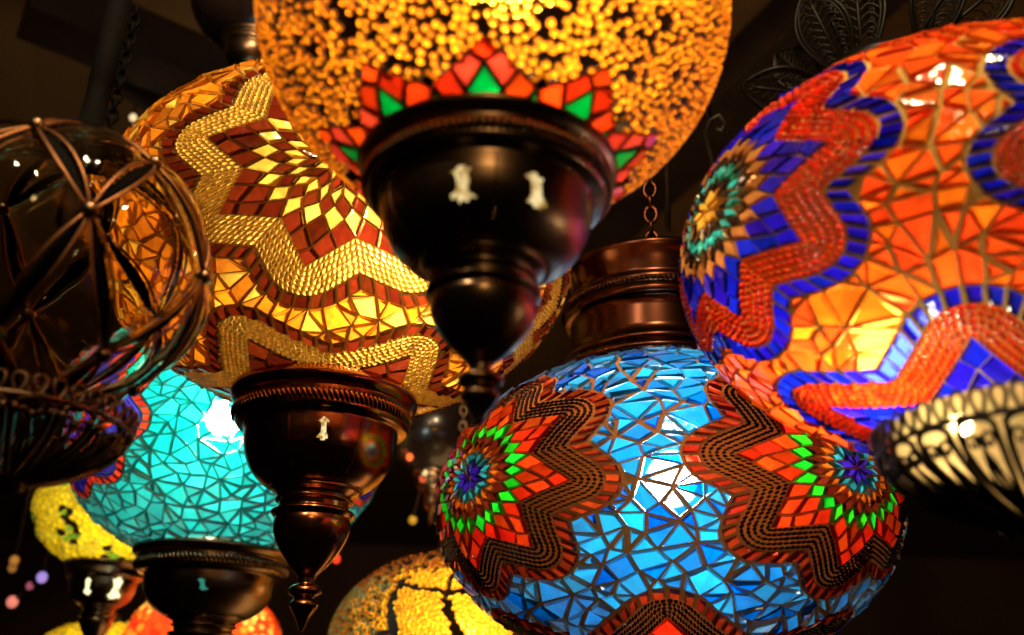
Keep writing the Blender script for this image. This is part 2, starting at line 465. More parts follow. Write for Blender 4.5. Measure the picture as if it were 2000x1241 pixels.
def field(mb, E, flowers, tsize, mts, mg, gap, h, quads=.3, pick=None):
    zmax = math.cos(R(20)); ZT = R(20)
    dirs = []; edges = []
    for f in flowers:
        b = len(dirs); n = len(f.cdirs); dirs += f.cdirs; edges += [(b + i, b + (i + 1) % n) for i in range(n)]
    b = len(dirs); n = 30
    for i in range(n):
        a = 2 * PI * i / n; dirs.append(Vector((math.sin(ZT) * math.cos(a), math.sin(ZT) * math.sin(a), math.cos(ZT))))
        edges.append((b + i, b + (i + 1) % n))
    fixed = list(dirs)
    for d in poisson(6000, R(tsize * .80), math.cos(R(24))):
        if any(f.inside(d) for f in flowers): continue
        if min((e - d).length for e in fixed) < R(tsize * .55): continue
        dirs.append(d)
    res = delaunay_2d_cdt([ster(d) for d in dirs], edges, [], 0, 1e-7)
    vo = [unster(p) for p in res[0]]; tris = []
    for f in res[2]:
        c = sum((vo[i] for i in f), Vector()) / len(f)
        if c.length < .3: continue
        c.normalize()
        if c.z > math.cos(ZT) or any(q.inside(c) for q in flowers): continue
        if (vo[f[1]] - vo[f[0]]).cross(vo[f[2]] - vo[f[0]]).dot(c) < 0: f = list(f)[::-1]
        tris.append(tuple(f))
    emap = {}
    for i, t in enumerate(tris):
        for a, b2 in ((0, 1), (1, 2), (2, 0)): emap[(t[a], t[b2])] = i
    used = set(); order = list(range(len(tris))); rnd.shuffle(order); polys = []
    for i in order:
        if i in used: continue
        t = tris[i]; done = False
        if rnd.random() < quads * 1.6:
            es = [(0, 1), (1, 2), (2, 0)]; es.sort(key=lambda e: -(vo[t[e[0]]] - vo[t[e[1]]]).length)
            for a, b2 in es[:2]:
                j = emap.get((t[b2], t[a]))
                if j is None or j in used or j == i: continue
                o = [x for x in tris[j] if x not in (t[a], t[b2])][0]
                third = [x for x in t if x not in (t[a], t[b2])][0]
                q = [third, t[a], o, t[b2]]; c = sum((vo[x] for x in q), Vector()).normalized(); conv = True
                for m in range(4):
                    e1 = vo[q[m]] - vo[q[m - 1]]; e2 = vo[q[(m + 1) % 4]] - vo[q[m]]
                    if e1.cross(e2).dot(c) < .18 * e1.length * e2.length: conv = False
                if conv and (vo[q[0]] - vo[q[2]]).length < R(tsize * 2.2):
                    used.add(i); used.add(j); polys.append(q); done = True; break
        if not done: used.add(i); polys.append(list(t))
    for q in polys:
        ds = [vo[x] for x in q]
        if pick: m = pick(sum(ds, Vector()).normalized())
        else: m = rnd.choice(mts)
        tile(mb, E, ds, m, mg, gap * rnd.choice((.6, .8, 1, 1.2, 1.7, 2.7)), h * rnd.uniform(.8, 1.2))

def bead_globe(E, bs, pick, mats, mg, h, flat=(), skip=None, zmax=.93, mring=None, fat=1.0):
    if mring is None: mring = mg
    """seed beads laid at random: each keeps the cell of the points nearest to it"""
    pts = poisson(int(9 * 4 / (R(bs) ** 2)), R(bs * .86), zmax)
    res = delaunay_2d_cdt([ster(d) for d in pts], [], [], 0, 1e-8)
    vo = [unster(p) for p in res[0]]; near = {}
    for f in res[2]:
        a, b, c = (vo[i] for i in f); cc = (b - a).cross(c - a)
        if cc.length < 1e-12: continue
        cc.normalize()
        if cc.dot(a) < 0: cc = -cc
        if (cc - a).length > R(bs * 3): cc = ((a + b + c) / 3).normalized()
        for i in f: near.setdefault(i, []).append(cc)
    mb = MB()
    for i, cs in near.items():
        d = vo[i]
        if skip and skip(d): continue
        if len(cs) < 3: continue
        u = d.orthogonal().normalized(); v = d.cross(u)
        cs.sort(key=lambda x: math.atan2(x.dot(v), x.dot(u)))
        m = pick(d); n = len(cs)
        if m is None or m in flat:
            b = len(mb.v)
            for x in cs: mb.v.append(E.pos(x))
            mb.face(tuple(range(b, b + n)), mg if m is None else m); continue
        rr = R(bs) * .5 * fat * rnd.uniform(.75, 1.15); K = 8
        # ring of eight directions, bead base, dome
        b = len(mb.v)
        for x in cs: mb.v.append(E.pos(x))
        mb.v.append(E.pos(d)); 
        for q in range(n): mb.face((b + q, b + (q + 1) % n, b + n), mg)
        # the bead sits in the cell; the backing below it is left open so light enters it
        del mb.f[-n:]; del mb.m[-n:]; del mb.sm[-n:]
        ring = []
        for q in range(n):
            a, c2 = cs[q], cs[(q + 1) % n]; ring.append(a); ring.append(((a + c2) / 2).normalized())
        base = []
        for x in ring:
            t = (x - d * x.dot(d)).normalized(); rad = min(rr, (x - d).length * .97); base.append((d + t * rad).normalized())
        b = len(mb.v); k = len(ring)
        for x in ring: mb.v.append(E.pos(x))
        for x in base: mb.v.append(E.pos(x))
        for q in range(k):
            j = (q + 1) % k; mb.face((b + q, b + j, b + k + j, b + k + q), mring)
        b = len(mb.v)
        for s_, t in ((1, .15), (.86, .65), (.45, .96)):
            for x in base: mb.v.append(E.pos((d * (1 - s_) + x * s_).normalized(), h * t))
        for r_ in range(2):
            for q in range(k):
                j = (q + 1) % k; mb.face((b + r_ * k + q, b + r_ * k + j, b + r_ * k + k + j, b + r_ * k + k + q), m, True)
        mb.face(tuple(b + 2 * k + q for q in range(k)), m, True)
    return mb

# ------------------------------------------------------------ lamp fittings
CAP = [(.90, .10), (.97, .075), (1.0, .02), (1.0, -.03), (.965, -.085), (.93, -.11), (.93, -.11), (.925, -.14), (.925, -.30), (.925, -.30), (.90, -.335), (.83, -.355), (.83, -.355),
       (.815, -.37), (.81, -.44), (.80, -.54), (.765, -.68), (.69, -.82), (.58, -.93), (.49, -.985), (.49, -.985), (.465, -.975), (.455, -.99), (.455, -1.01), (.455, -1.01),
       (.40, -1.05), (.375, -1.08), (.375, -1.08), (.40, -1.095), (.40, -1.12), (.365, -1.135), (.365, -1.135), (.355, -1.20), (.355, -1.20), (.41, -1.215), (.432, -1.24), (.41, -1.275), (.41, -1.275), (.385, -1.29), (.385, -1.29), (.395, -1.36), (.37, -1.48), (.295, -1.63), (.20, -1.76), (.11, -1.85), (.085, -1.89), (.085, -1.89)]
FIN = [(.085, -1.88), (.08, -1.95), (.08, -1.95), (.14, -1.97), (.165, -2.01), (.15, -2.05), (.09, -2.08), (.09, -2.08), (.12, -2.11), (.14, -2.15), (.12, -2.20), (.075, -2.26), (.045, -2.33), (.03, -2.38), (.0, -2.41)]
def cap(parent, rim, z, mat, cuts=(), cutmat=None, rings=True, seams=(), detail=True, zk=1.0):
    body = MB().lathe([(r * rim, y * rim) for r, y in smooth_prof(CAP, 5)], 96)
    for a in seams:                               # rolled seams of the two spun halves
        pts = []
        for r, y in smooth_prof(CAP, 5):
            if -.93 < y < -.40: pts.append((r * rim * math.cos(a), r * rim * math.sin(a), y * rim))
        body.tube(pts, rim * .006, 5)
    c = body.build('metal_cap', mat, parent, (0, 0, z))
    MB().lathe([(r * rim, y * rim) for r, y in smooth_prof(FIN, 4)], 40).build('finial', mat, c)
    if detail:
        rr = MB(); n = 112
        for k in range(n):                        # the rope moulding: slanted strands side by side
            a = 2 * PI * k / n; pts = []
            for i in range(5):
                t = i / 4; aa = a + (t - .5) * .055; bul = .925 + .028 * math.sin(PI * t)
                pts.append((bul * rim * math.cos(aa), bul * rim * math.sin(aa), (-.155 - .13 * t) * rim))
            rr.tube(pts, [rim * .010, rim * .021, rim * .024, rim * .021, rim * .010], 6)
        rr.build('rope_moulding', mat, c)
    for a, zz, s, wd in cuts:
        # pierced opening: a waisted shape with lobed ends, following the bowl
        def bowl(y):
            pr = smooth_prof(CAP, 8)
            for i in range(len(pr) - 1):
                if pr[i][1] >= y >= pr[i + 1][1] and pr[i][1] < -.36: 
                    t = (pr[i][1] - y) / max(1e-6, pr[i][1] - pr[i + 1][1]); return pr[i][0] + (pr[i + 1][0] - pr[i][0]) * t
            return .8
        shape = [(0, 1.0), (.22, .93), (.3, .78), (.62, .74), (.66, .58), (.45, .48), (.40, .1), (.42, -.3), (.55, -.5), (.8, -.62), (.78, -.8), (.45, -.8), (.3, -1.0), (0, -.92)]
        full = shape + [(-x, y) for x, y in shape[-2:0:-1]]; full = [(x * rnd.uniform(.75, 1.3), y + rnd.uniform(-.06, .06)) for x, y in full]; lean = rnd.uniform(-.9, .6)
        for lift_, mm, nm, sc in ((.006, cutmat, 'pierced_opening', 1.0),):
            mb = MB(); b = len(mb.v)
            for x, y in full:
                yy = zz + y * s * sc; ra = bowl(yy) + lift_; aa = a + x * wd * sc / ra + lean * y * wd
                mb.v.append((ra * rim * math.cos(aa), ra * rim * math.sin(aa), yy * rim))
            yy = zz; ra = bowl(yy) + lift_; ctr = []
            for y in (.7, .3, -.1, -.45, -.75):
                yy = zz + y * s * sc; ra = bowl(yy) + lift_; aa = a + lean * y * wd; mb.v.append((ra * rim * math.cos(aa), ra * rim * math.sin(aa), yy * rim)); ctr.append(y)
            n = len(full)
            def nc(y): return n + min(range(5), key=lambda i: abs(ctr[i] - y))
            for i in range(n):
                j = (i + 1) % n; ci, cj = nc(full[i][1]), nc(full[j][1])
                if ci == cj: mb.face((i, ci, j), 0)
                else: mb.face((i, ci, cj, j), 0)
            mb.build(nm, mm, c)
    c.scale.z = zk
    return c
TOPC = [(.30, .0), (.42, .0), (.42, .0), (.425, .02), (.41, .045), (.385, .05), (.385, .05), (.40, .075), (.39, .10), (.365, .11), (.365, .11), (.36, .30), (.36, .30), (.385, .31), (.39, .335), (.375, .35), (.375, .35), (.395, .37), (.395, .40), (.375, .415), (.375, .415), (.385, .50), (.40, .56), (.395, .585), (.36, .60), (.15, .62), (.05, .63), (.04, .66), (.0, .66)]
def chain(parent, z0, z1, wire, link, mat):
    mb = MB(); z = z0; k = 0
    while z < z1:
        pts = []
        for i in range(12):
            a = 2 * PI * i / 12; x = math.cos(a) * link * .36; zz = math.sin(a) * link * .56
            pts.append((x, 0, z + zz) if k % 2 else (0, x, z + zz))
        mb.tube(pts, wire, 5, True); z += link * .86; k += 1
    return mb.build('chain', mat, parent)
def top_cap(parent, a, b, mat, chain_len=1.0, chain_mat=None, k=1.0, kz=1.0):
    z = b * math.cos(R(21)) - .01 * a
    c = MB().lathe([(r * a * k, y * a * kz) for r, y in smooth_prof(TOPC, 4)], 96).build('top_cap', mat, parent, (0, 0, z))
    mb = MB(); n = 130
    for i_ in range(n):
        an = 2 * PI * i_ / n; mb.tube([(.396 * a * k * math.cos(an + t * .02), .396 * a * k * math.sin(an + t * .02), (.355 + .03 * t) * a * kz) for t in (0, .5, 1)], [a * .004, a * .008, a * .004], 5)
    mb.build('beaded_ring', mat, c)
    if chain_len: chain(parent, z + .67 * a * kz, z + .67 * a * kz + chain_len, a * .011, a * .085, chain_mat or mat)
def bulb(parent, loc, power, col, radius=.018):
    o = light('bulb', 'POINT', loc, power, col, radius); o.parent = parent; return o

AZ = {}
def azimuth(center):                              # compass angle from the lamp to the camera
    v = CAMLOC - center; return math.atan2(v.y, v.x)

def mosaic_lamp(name, px, py, rpx, d, ratio, lam0, pal, label, rim, capmat, cutmat=None, cuts=(), power=3, bcol=(1, .9, .75), bulb_at=(0, 0, 0), spin=0, tsize=6.2,
                topmat=None, gapk=1.0, chain_len=.9, rows=6, seams=(), bspin=0, cap_z=0, lams=None, lat=0, btilt=0, fl=None, flb=None, tk=1.0, tkz=1.0, czk=1.0):
    ctr = P(px, py, d); a = size(px, py, rpx, d); b = a * ratio; E = Ell(a, b)
    az = azimuth(ctr)
    root = empty(name, ctr, az, label=label, cat='lamp', group='lit mosaic glass lamps')   # local +X looks at the camera
    mats = pal['mats']; g = pal['grout']
    flowers = []
    fl = fl or {}; flb = fl if flb is None else flb
    for k, lm in enumerate(lams or [lam0 + 90 * k for k in range(4)]):
        la_ = R(lat[k] if isinstance(lat, (list, tuple)) else lat); ca, sa = math.cos(la_), math.sin(la_); l = R(lm); flowers.append(Flower(Chart((math.cos(l) * ca, math.sin(l) * ca, sa), spin + .3 * k), rows=rows, **fl))
    if flb is not False: flowers.append(Flower(Chart((math.sin(R(btilt)), 0, -math.cos(R(btilt))), bspin - (PI / 2 if btilt else 0) * 0), rows=rows, **flb))
    gm = MB(); h = a * .014
    subs = []
    for f in flowers:
        ro, be, bo = MB(), MB(), MB()
        f.rosette(ro, E, pal['rings'], g, R(.24) * gapk, h)
        f.beads(be, E, pal['bead'], pal.get('bgrout', g), a * pal.get('bh', .0125), fill=pal.get('fill', .95), blen=pal.get('blen', 1.35), fx=pal.get('fx', 1.0))
        f.borders(bo, E, pal['border'], g, R(.42) * gapk, h, tlen=3.7)
        subs.append((ro, be, bo))
    field(gm, E, flowers, tsize, pal['field'], g, R(.28) * gapk, h, pick=pal.get('pick'))
    gl = gm.build('glass_globe', mats, root)
    for ro, be, bo in subs:
        ro.build('star_rosette', mats, gl); be.build('bead_band', mats, gl); bo.build('tile_border', mats, gl)
    zc = -b * math.sqrt(max(0, 1 - (rim * .93) ** 2)) - .02 * a + cap_z * a
    if capmat: cap(root, a * rim, zc, capmat, cuts, cutmat, seams=seams, zk=czk)
    top_cap(root, a, b, topmat or capmat or blackm, chain_len, k=tk, kz=tkz)
    bulb(root, tuple(a * c for c in bulb_at), power, bcol, a * .09)
    return root, a, b

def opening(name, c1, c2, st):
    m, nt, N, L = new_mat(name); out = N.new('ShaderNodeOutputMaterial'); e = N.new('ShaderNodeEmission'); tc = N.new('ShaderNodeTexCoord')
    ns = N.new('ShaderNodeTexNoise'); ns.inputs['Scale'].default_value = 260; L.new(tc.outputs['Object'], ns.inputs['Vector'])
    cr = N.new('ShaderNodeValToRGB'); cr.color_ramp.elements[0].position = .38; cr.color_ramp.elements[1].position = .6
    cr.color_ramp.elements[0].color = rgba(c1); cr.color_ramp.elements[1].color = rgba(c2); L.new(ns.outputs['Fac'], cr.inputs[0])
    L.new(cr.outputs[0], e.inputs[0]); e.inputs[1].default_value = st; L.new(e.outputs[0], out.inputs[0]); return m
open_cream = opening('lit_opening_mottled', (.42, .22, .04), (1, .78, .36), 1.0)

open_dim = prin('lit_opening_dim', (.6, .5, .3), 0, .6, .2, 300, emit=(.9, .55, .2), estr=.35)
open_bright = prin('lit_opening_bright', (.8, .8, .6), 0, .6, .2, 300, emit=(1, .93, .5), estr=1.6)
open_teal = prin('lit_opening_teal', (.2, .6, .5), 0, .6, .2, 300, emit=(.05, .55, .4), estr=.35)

# amber lamp ------------------------------------------------------------------------------
pal = dict(mats=[grout_mat('amber_grout', (.34, .17, .06), .03, (.6, .2, .03)),
                 glass('amber_tile', (.80, .22, .010), refr=.22), glass('copper_tile', (.62, .17, .012), refr=.2), glass('dark_red_tile', (.095, .008, .002), refr=.2, vary=.6),
                 glass('yellow_amber_tile', (.95, .50, .06), refr=.3), glass('gold_bead', (.98, .60, .10), bead=True, diff=.28, refr=.16, vary=.25),
                 grout_mat('gold_bead_backing', (.20, .09, .015), .12, (.6, .25, .02))],
           grout=0, rings=[4, 3, 4, 3, 4, 3, 3, 3], bead=5, bgrout=6, border=3, field=[1, 1, 1, 2, 2, 4], fill=.97)
mosaic_lamp('amber_mosaic_lamp', 665, 496, 458, .78, .695, 0, pal, 'amber mosaic lamp with gold bead bands and dark red diamonds, behind the speckled lamp', .376, copper,
            open_cream, [(R(1), -.55, .12, .075)], 3.3, (1, .84, .58), (.54, .24, -.13), seams=(R(28), R(-24)), spin=.05,
            lams=[-1, 97, 215], lat=-12, fl=dict(tipr=29.2, conc=20, band=7.6, border=3.8), flb=dict(tipr=31, conc=17.5, band=6.6, border=3.4, NL=5), bspin=.105, cap_z=-.01, tsize=4.5, gapk=.62)

# blue lamp -------------------------------------------------------------------------------
pal = dict(mats=[grout_mat('tan_grout', (.52, .22, .07), .02, (.5, .2, .05)),
                 glass('sky_blue_tile', (.0, .16, .46), refr=.30, hot=(.5, .85, 1)), glass('cyan_tile', (.002, .26, .55), refr=.34, hot=(.6, .9, 1)), glass('red_tile', (.50, .009, .002), refr=.12, vary=.5),
                 glass('maroon_tile', (.15, .009, .004), refr=.15, vary=.5), glass('green_tile', (.03, .70, .01), refr=.12), glass('indigo_tile', (.03, .015, .50)),
                 glass('teal_tile', (.03, .40, .42)), glass('orange_tile', (.80, .14, .008)), prin('bronze_bead', (.05, .02, .01), .6, .2, .4, 200),
                 glass('deep_blue_tile', (.0, .10, .48)), grout_mat('brown_bead_backing', (.62, .22, .06), .05, (.6, .15, .02)), glass('crimson_tile', (.15, .006, .002), refr=.15, vary=.5)],
           grout=0, rings=[6, 7, 8, 4, 5, 3, 3, 3], bead=9, bgrout=11, border=12, field=[1, 1, 2, 2, 10], fill=.93, blen=1.3, fx=.72)
mosaic_lamp('blue_mosaic_lamp', 1295, 1003, 450, .78, .665, -45, pal, 'sky blue mosaic lamp with red star flowers under a dark drum cap', .376, copper,
            None, (), 1.6, (1, .95, .88), (.66, .04, -.02), topmat=prin('red_brown_metal', (.045, .015, .008), 1, .26, .35, 9, .06), tk=1.13, tkz=.93, tsize=4.7, gapk=.85, rows=5, chain_len=1.0,
            lams=[-48, 45, 136, 226], lat=0, fl=dict(tipr=30.4, conc=20, band=6.9, border=3.9), flb=dict(tipr=39, conc=21, band=6.6, border=3.8, NL=5), bspin=.733)

# red lamp --------------------------------------------------------------------------------
pal = dict(mats=[grout_mat('cream_grout', (.85, .60, .18), .015, (.7, .4, .08)),
                 glass('red_orange_tile', (.92, .062, .008), refr=.09, vary=.35), glass('flame_orange_tile', (.95, .14, .008), refr=.10), glass('cobalt_tile', (.003, .010, .36), refr=.16, vary=.4),
                 glass('black_tile', (.02, .012, .01)), glass('turquoise_chip', (.02, .42, .36)), glass('yellow_chip', (.95, .52, .06)), glass('brown_tile', (.34, .12, .03)),
                 glass('red_bead', (.90, .034, .006), bead=True, diff=.4, refr=.1, vary=.5), grout_mat('orange_bead_backing', (.90, .36, .06), .05, (.8, .1, .01))],
           grout=0, rings=[6, 4, 5, 4, 7, 3, 3, 3], bead=8, bgrout=9, border=3, field=[1, 1, 1, 2], fill=.92, blen=1.65, fx=.74, bh=.02)
mosaic_lamp('red_mosaic_lamp', 1872, 510, 548, .56, .695, -58, pal, 'red orange mosaic lamp with cobalt blue tiled borders and red bead bands', .25, bronze,
            None, (), 1.25, (1, .86, .66), (.28, -.28, -.38), tk=.5, tkz=.3, chain_len=0, czk=.55, tsize=5.0, gapk=.85, spin=.2,
            lams=[-48, 48, 142, 222], lat=[3, -8, 0, 0], fl=dict(tipr=31.5, conc=21, band=8.4, border=4.4), btilt=9, flb=dict(tipr=30, conc=15.5, band=7.6, border=4.2, NL=5), bspin=.74, rows=5)

# turquoise lamp --------------------------------------------------------------------------
pal = dict(mats=[grout_mat('dark_teal_grout', (.06, .10, .09), .05, (.0, .25, .2)),
                 glass('turquoise_tile', (.0, .25, .205), refr=.36, hot=(.85, 1, .95)), glass('pale_turquoise_tile', (.006, .34, .28), refr=.4, hot=(.9, 1, .96)), glass('ruby_tile', (.45, .012, .006)),
                 glass('violet_bead', (.07, .02, .62), bead=True, diff=.3, refr=.15)],
           grout=0, rings=[1, 3, 4, 3, 1, 3, 3, 3], bead=4, border=3, field=[1, 1, 2], fill=.97, blen=1.6)
mosaic_lamp('turquoise_mosaic_lamp', 447, 882, 298, 1.12, .74, -49, pal, 'turquoise mosaic lamp with violet bead bands, behind the amber lamp', .49, blackm,
            open_teal, [(R(-6), -.6, .09, .06)], 3.5, (.95, 1, .92), (.70, -.06, .0), gapk=.62, tsize=4.8, rows=5, czk=.80, lams=[-63, 50, 172], flb=False, fl=dict(tipr=27, conc=19.5, band=7, border=3.6))

# speckled bead lamp ----------------------------------------------------------------------
def speckled():
    px, py, rpx, d = 964, 46, 458, .47
    ctr = P(px, py, d); a = size(px, py, rpx, d); b = a * .87; E = Ell(a, b)
    root = empty('speckled_bead_lamp', ctr, azimuth(ctr), label='large amber lamp speckled with glass beads, red diamonds round its black metal cap', cat='lamp', group='lit mosaic glass lamps')
    mats = [prin('black_backing', (.012, .006, .004), 0, .6, .3, 60), glass('amber_seed', (.98, .29, .010), bead=True, diff=.25, refr=.30, vary=.35, rough=.3),
            glass('orange_seed', (.92, .22, .012), bead=True, diff=.3, refr=.2, vary=.4), glass('ruby_diamond', (.34, .010, .002), refr=.2, vary=.6),
            glass('emerald_diamond', (.0, .11, .014), refr=.2), prin('mirror_chip', (.75, .72, .6), 1, .08, .1, 20), glass('dark_ruby', (.28, .01, .01))]
    fl = Flower(Chart((0, 0, -1), .45), sc=1.5, tipr=29.0, conc=22.4, NL=9)
    st = MB(); fl.rosette(st, E, [6, 6, 6, 6, (4, 4, 4, 6), (3, 3, 6), (3, 3, 6), 3, 4], 0, R(.4), a * .016, lift=a * .004, skip=3)
    NL = fl.NL; half = 180 / NL; cb = half_edge(fl.conc, fl.tip, 0, half); poly = []
    for k in range(NL):
        for i, m in ((0, 0), (1, 0)):
            r, an = fl.polar(*cb[i], k, m); poly.append((r * math.cos(R(an)), r * math.sin(R(an))))
    def pick(dd):
        n1 = .7 * noise.noise(dd * 13.0) + .8 * noise.noise(dd * 29.0)
        if n1 > .52 + rnd.uniform(-.28, .28): return None
        return 1 if rnd.random() < .7 else 2
    g = bead_globe(E, 1.7, pick, mats, 0, a * .016, skip=lambda x: fl.inside(x, .985, poly) or x.z > .8, fat=1.04)
    gl = g.build('glass_globe', mats, root)
    st.build('star_rosette', mats, gl)
    # mirror chips between the red tips
    for k in range(NL):
        mm = MB(); an = fl.a0 + (k + 0) * 360 / NL; ro = 34.8
        ds = [fl.ch.d(ro - 2.6, an), fl.ch.d(ro, an - 4.2), fl.ch.d(ro + 2.8, an), fl.ch.d(ro, an + 4.2)]
        tile(mm, E, ds[::-1] if inset(ds, .001) is None else ds, 5, 5, R(.3), a * .02, lift=a * .01)
        mm.build('mirror_chip', mats, gl)
    zc = -b * math.sqrt(1 - .50 ** 2) - .01 * a
    cap(root, a * .52, zc, blackm, [(R(-13), -.66, .14, .10), (R(26), -.66, .13, .09)], open_cream, seams=(R(4), R(-62)), zk=.86)
    top_cap(root, a, b, blackm, .5)
    bulb(root, (.42 * a, .08 * a, -.05 * a), 2.7, (1, .82, .46), a * .1)
speckled()

# ------------------------------------------------------------ clear glass lamp in a wire cage
def caged():
    px, py, rpx, d = 112, 522, 300, .52
    ctr = P(px, py, d); a = size(px, py, rpx, d); b = a * .98
    root = empty('caged_glass_lamp', ctr, azimuth(ctr) + R(6), label='clear blown glass lamp in a bronze wire cage above its dark filigree cup', cat='lamp')
    from mathutils.kdtree import KDTree
    def sph(lat, lon): return Vector((math.cos(lat) * math.cos(lon), math.cos(lat) * math.sin(lon), math.sin(lat)))
    rowsl = [-86, -50, -1, 41, 76]; n = 6; edges = []
    for i in range(len(rowsl) - 1):
        for k in range(n):
            off = 0 if i % 2 == 0 else .5
            l0 = (k + off) * 360 / n
            for s_ in (-1, 1):
                l1 = l0 + s_ * 180 / n; edges.append((sph(R(rowsl[i]), R(l0)), sph(R(rowsl[i + 1]), R(l1))))
    pts = []
    for p, q in edges:
        for i in range(15): pts.append(p.slerp(q, i / 14))
    kd = KDTree(len(pts))
    for i, p in enumerate(pts): kd.insert(p, i)
    kd.balance()
    def rad(dv):
        dist = kd.find(dv)[2]; t = min(dist / .30, 1)
        return .885 + .115 * math.sin(t * PI / 2) ** .9
    mb = MB(); NA, NB = 150, 84
    for sh, inward in ((1.0, False), (.975, True)):
        bs = len(mb.v)
        for j in range(NB + 1):
            lat = -PI / 2 + PI * j / NB
            for k in range(NA):
                dv = sph(lat, 2 * PI * k / NA); r = rad(dv) * sh; mb.v.append((dv.x * a * r, dv.y * a * r, dv.z * b * r))
        for j in range(NB):
            for k in range(NA):
                k2 = (k + 1) % NA; f = (bs + j * NA + k, bs + j * NA + k2, bs + (j + 1) * NA + k2, bs + (j + 1) * NA + k)
                mb.face(f[::-1] if inward else f, 0, True)
    gl = mb.build('blown_glass', clear_glass('smoky_glass', (1.0, .96, .86), 1.34, .0, .35, 16), root)
    cg = MB(); ck = MB()
    for p, q in edges:
        ax = p.cross(q).normalized()
        rbn = []; rup = []
        for i in range(13):
            t = i / 12; c = p.slerp(q, t); rbn.append((c.x * a * .93, c.y * a * .93, c.z * b * .93)); rup.append(c)
        ck.tube(rbn, [a * (.006 + .034 * math.sin(PI * i / 12)) for i in range(13)], 8, up=rup, flat=.25)
        for s_ in (-1, 1):
            tp = []; ups = []
            for i in range(13):
                t = i / 12; c = p.slerp(q, t); c = (c + ax * s_ * .058 * math.sin(PI * t) ** .8).normalized()
                r = .945 + .02 * math.sin(PI * t); tp.append((c.x * a * r, c.y * a * r, c.z * b * r)); ups.append(c)
            cg.tube(tp, a * .0105, 6, up=ups)
    cg.build('wire_cage', brownwire, root); ck.build('leaf_ribbons', soot, root)
    kn = MB()
    seen = set()
    for e in edges:
        for p in e:
            key = (round(p.x, 3), round(p.y, 3), round(p.z, 3))
            if key in seen: continue
            seen.add(key); r = .955
            kn.lathe([(a * .05 * math.cos(t), a * .05 * math.sin(t)) for t in [(-.5 + i / 6) * PI for i in range(7)]], 10, c=(p.x * a * r, p.y * a * r, p.z * b * r))
    kn.build('cage_knots', blackm, root)['kind'] = 'stuff'
    top = MB().lathe([(a * .30, b * .93), (a * .33, b * .97), (a * .20, b * 1.02), (a * .09, b * 1.06), (a * .08, b * 1.5), (a * .085, b * 1.52), (a * .085, b * 2.3), (0, b * 2.31)], 32)
    tc_ = top.build('suspension_tube', soot, root)
    MB().lathe([(0, b * .28), (a * .07, b * .30), (a * .09, b * .34), (a * .09, b * .60), (a * .05, b * .66), (a * .03, b * .95)], 24).build('bulb_socket', iron, root)
    cc_ = chain(root, b * 1.1, b * 2.3, a * .016, a * .10, soot); cc_.location.y = .12 * a
    return root
caged_root = caged()

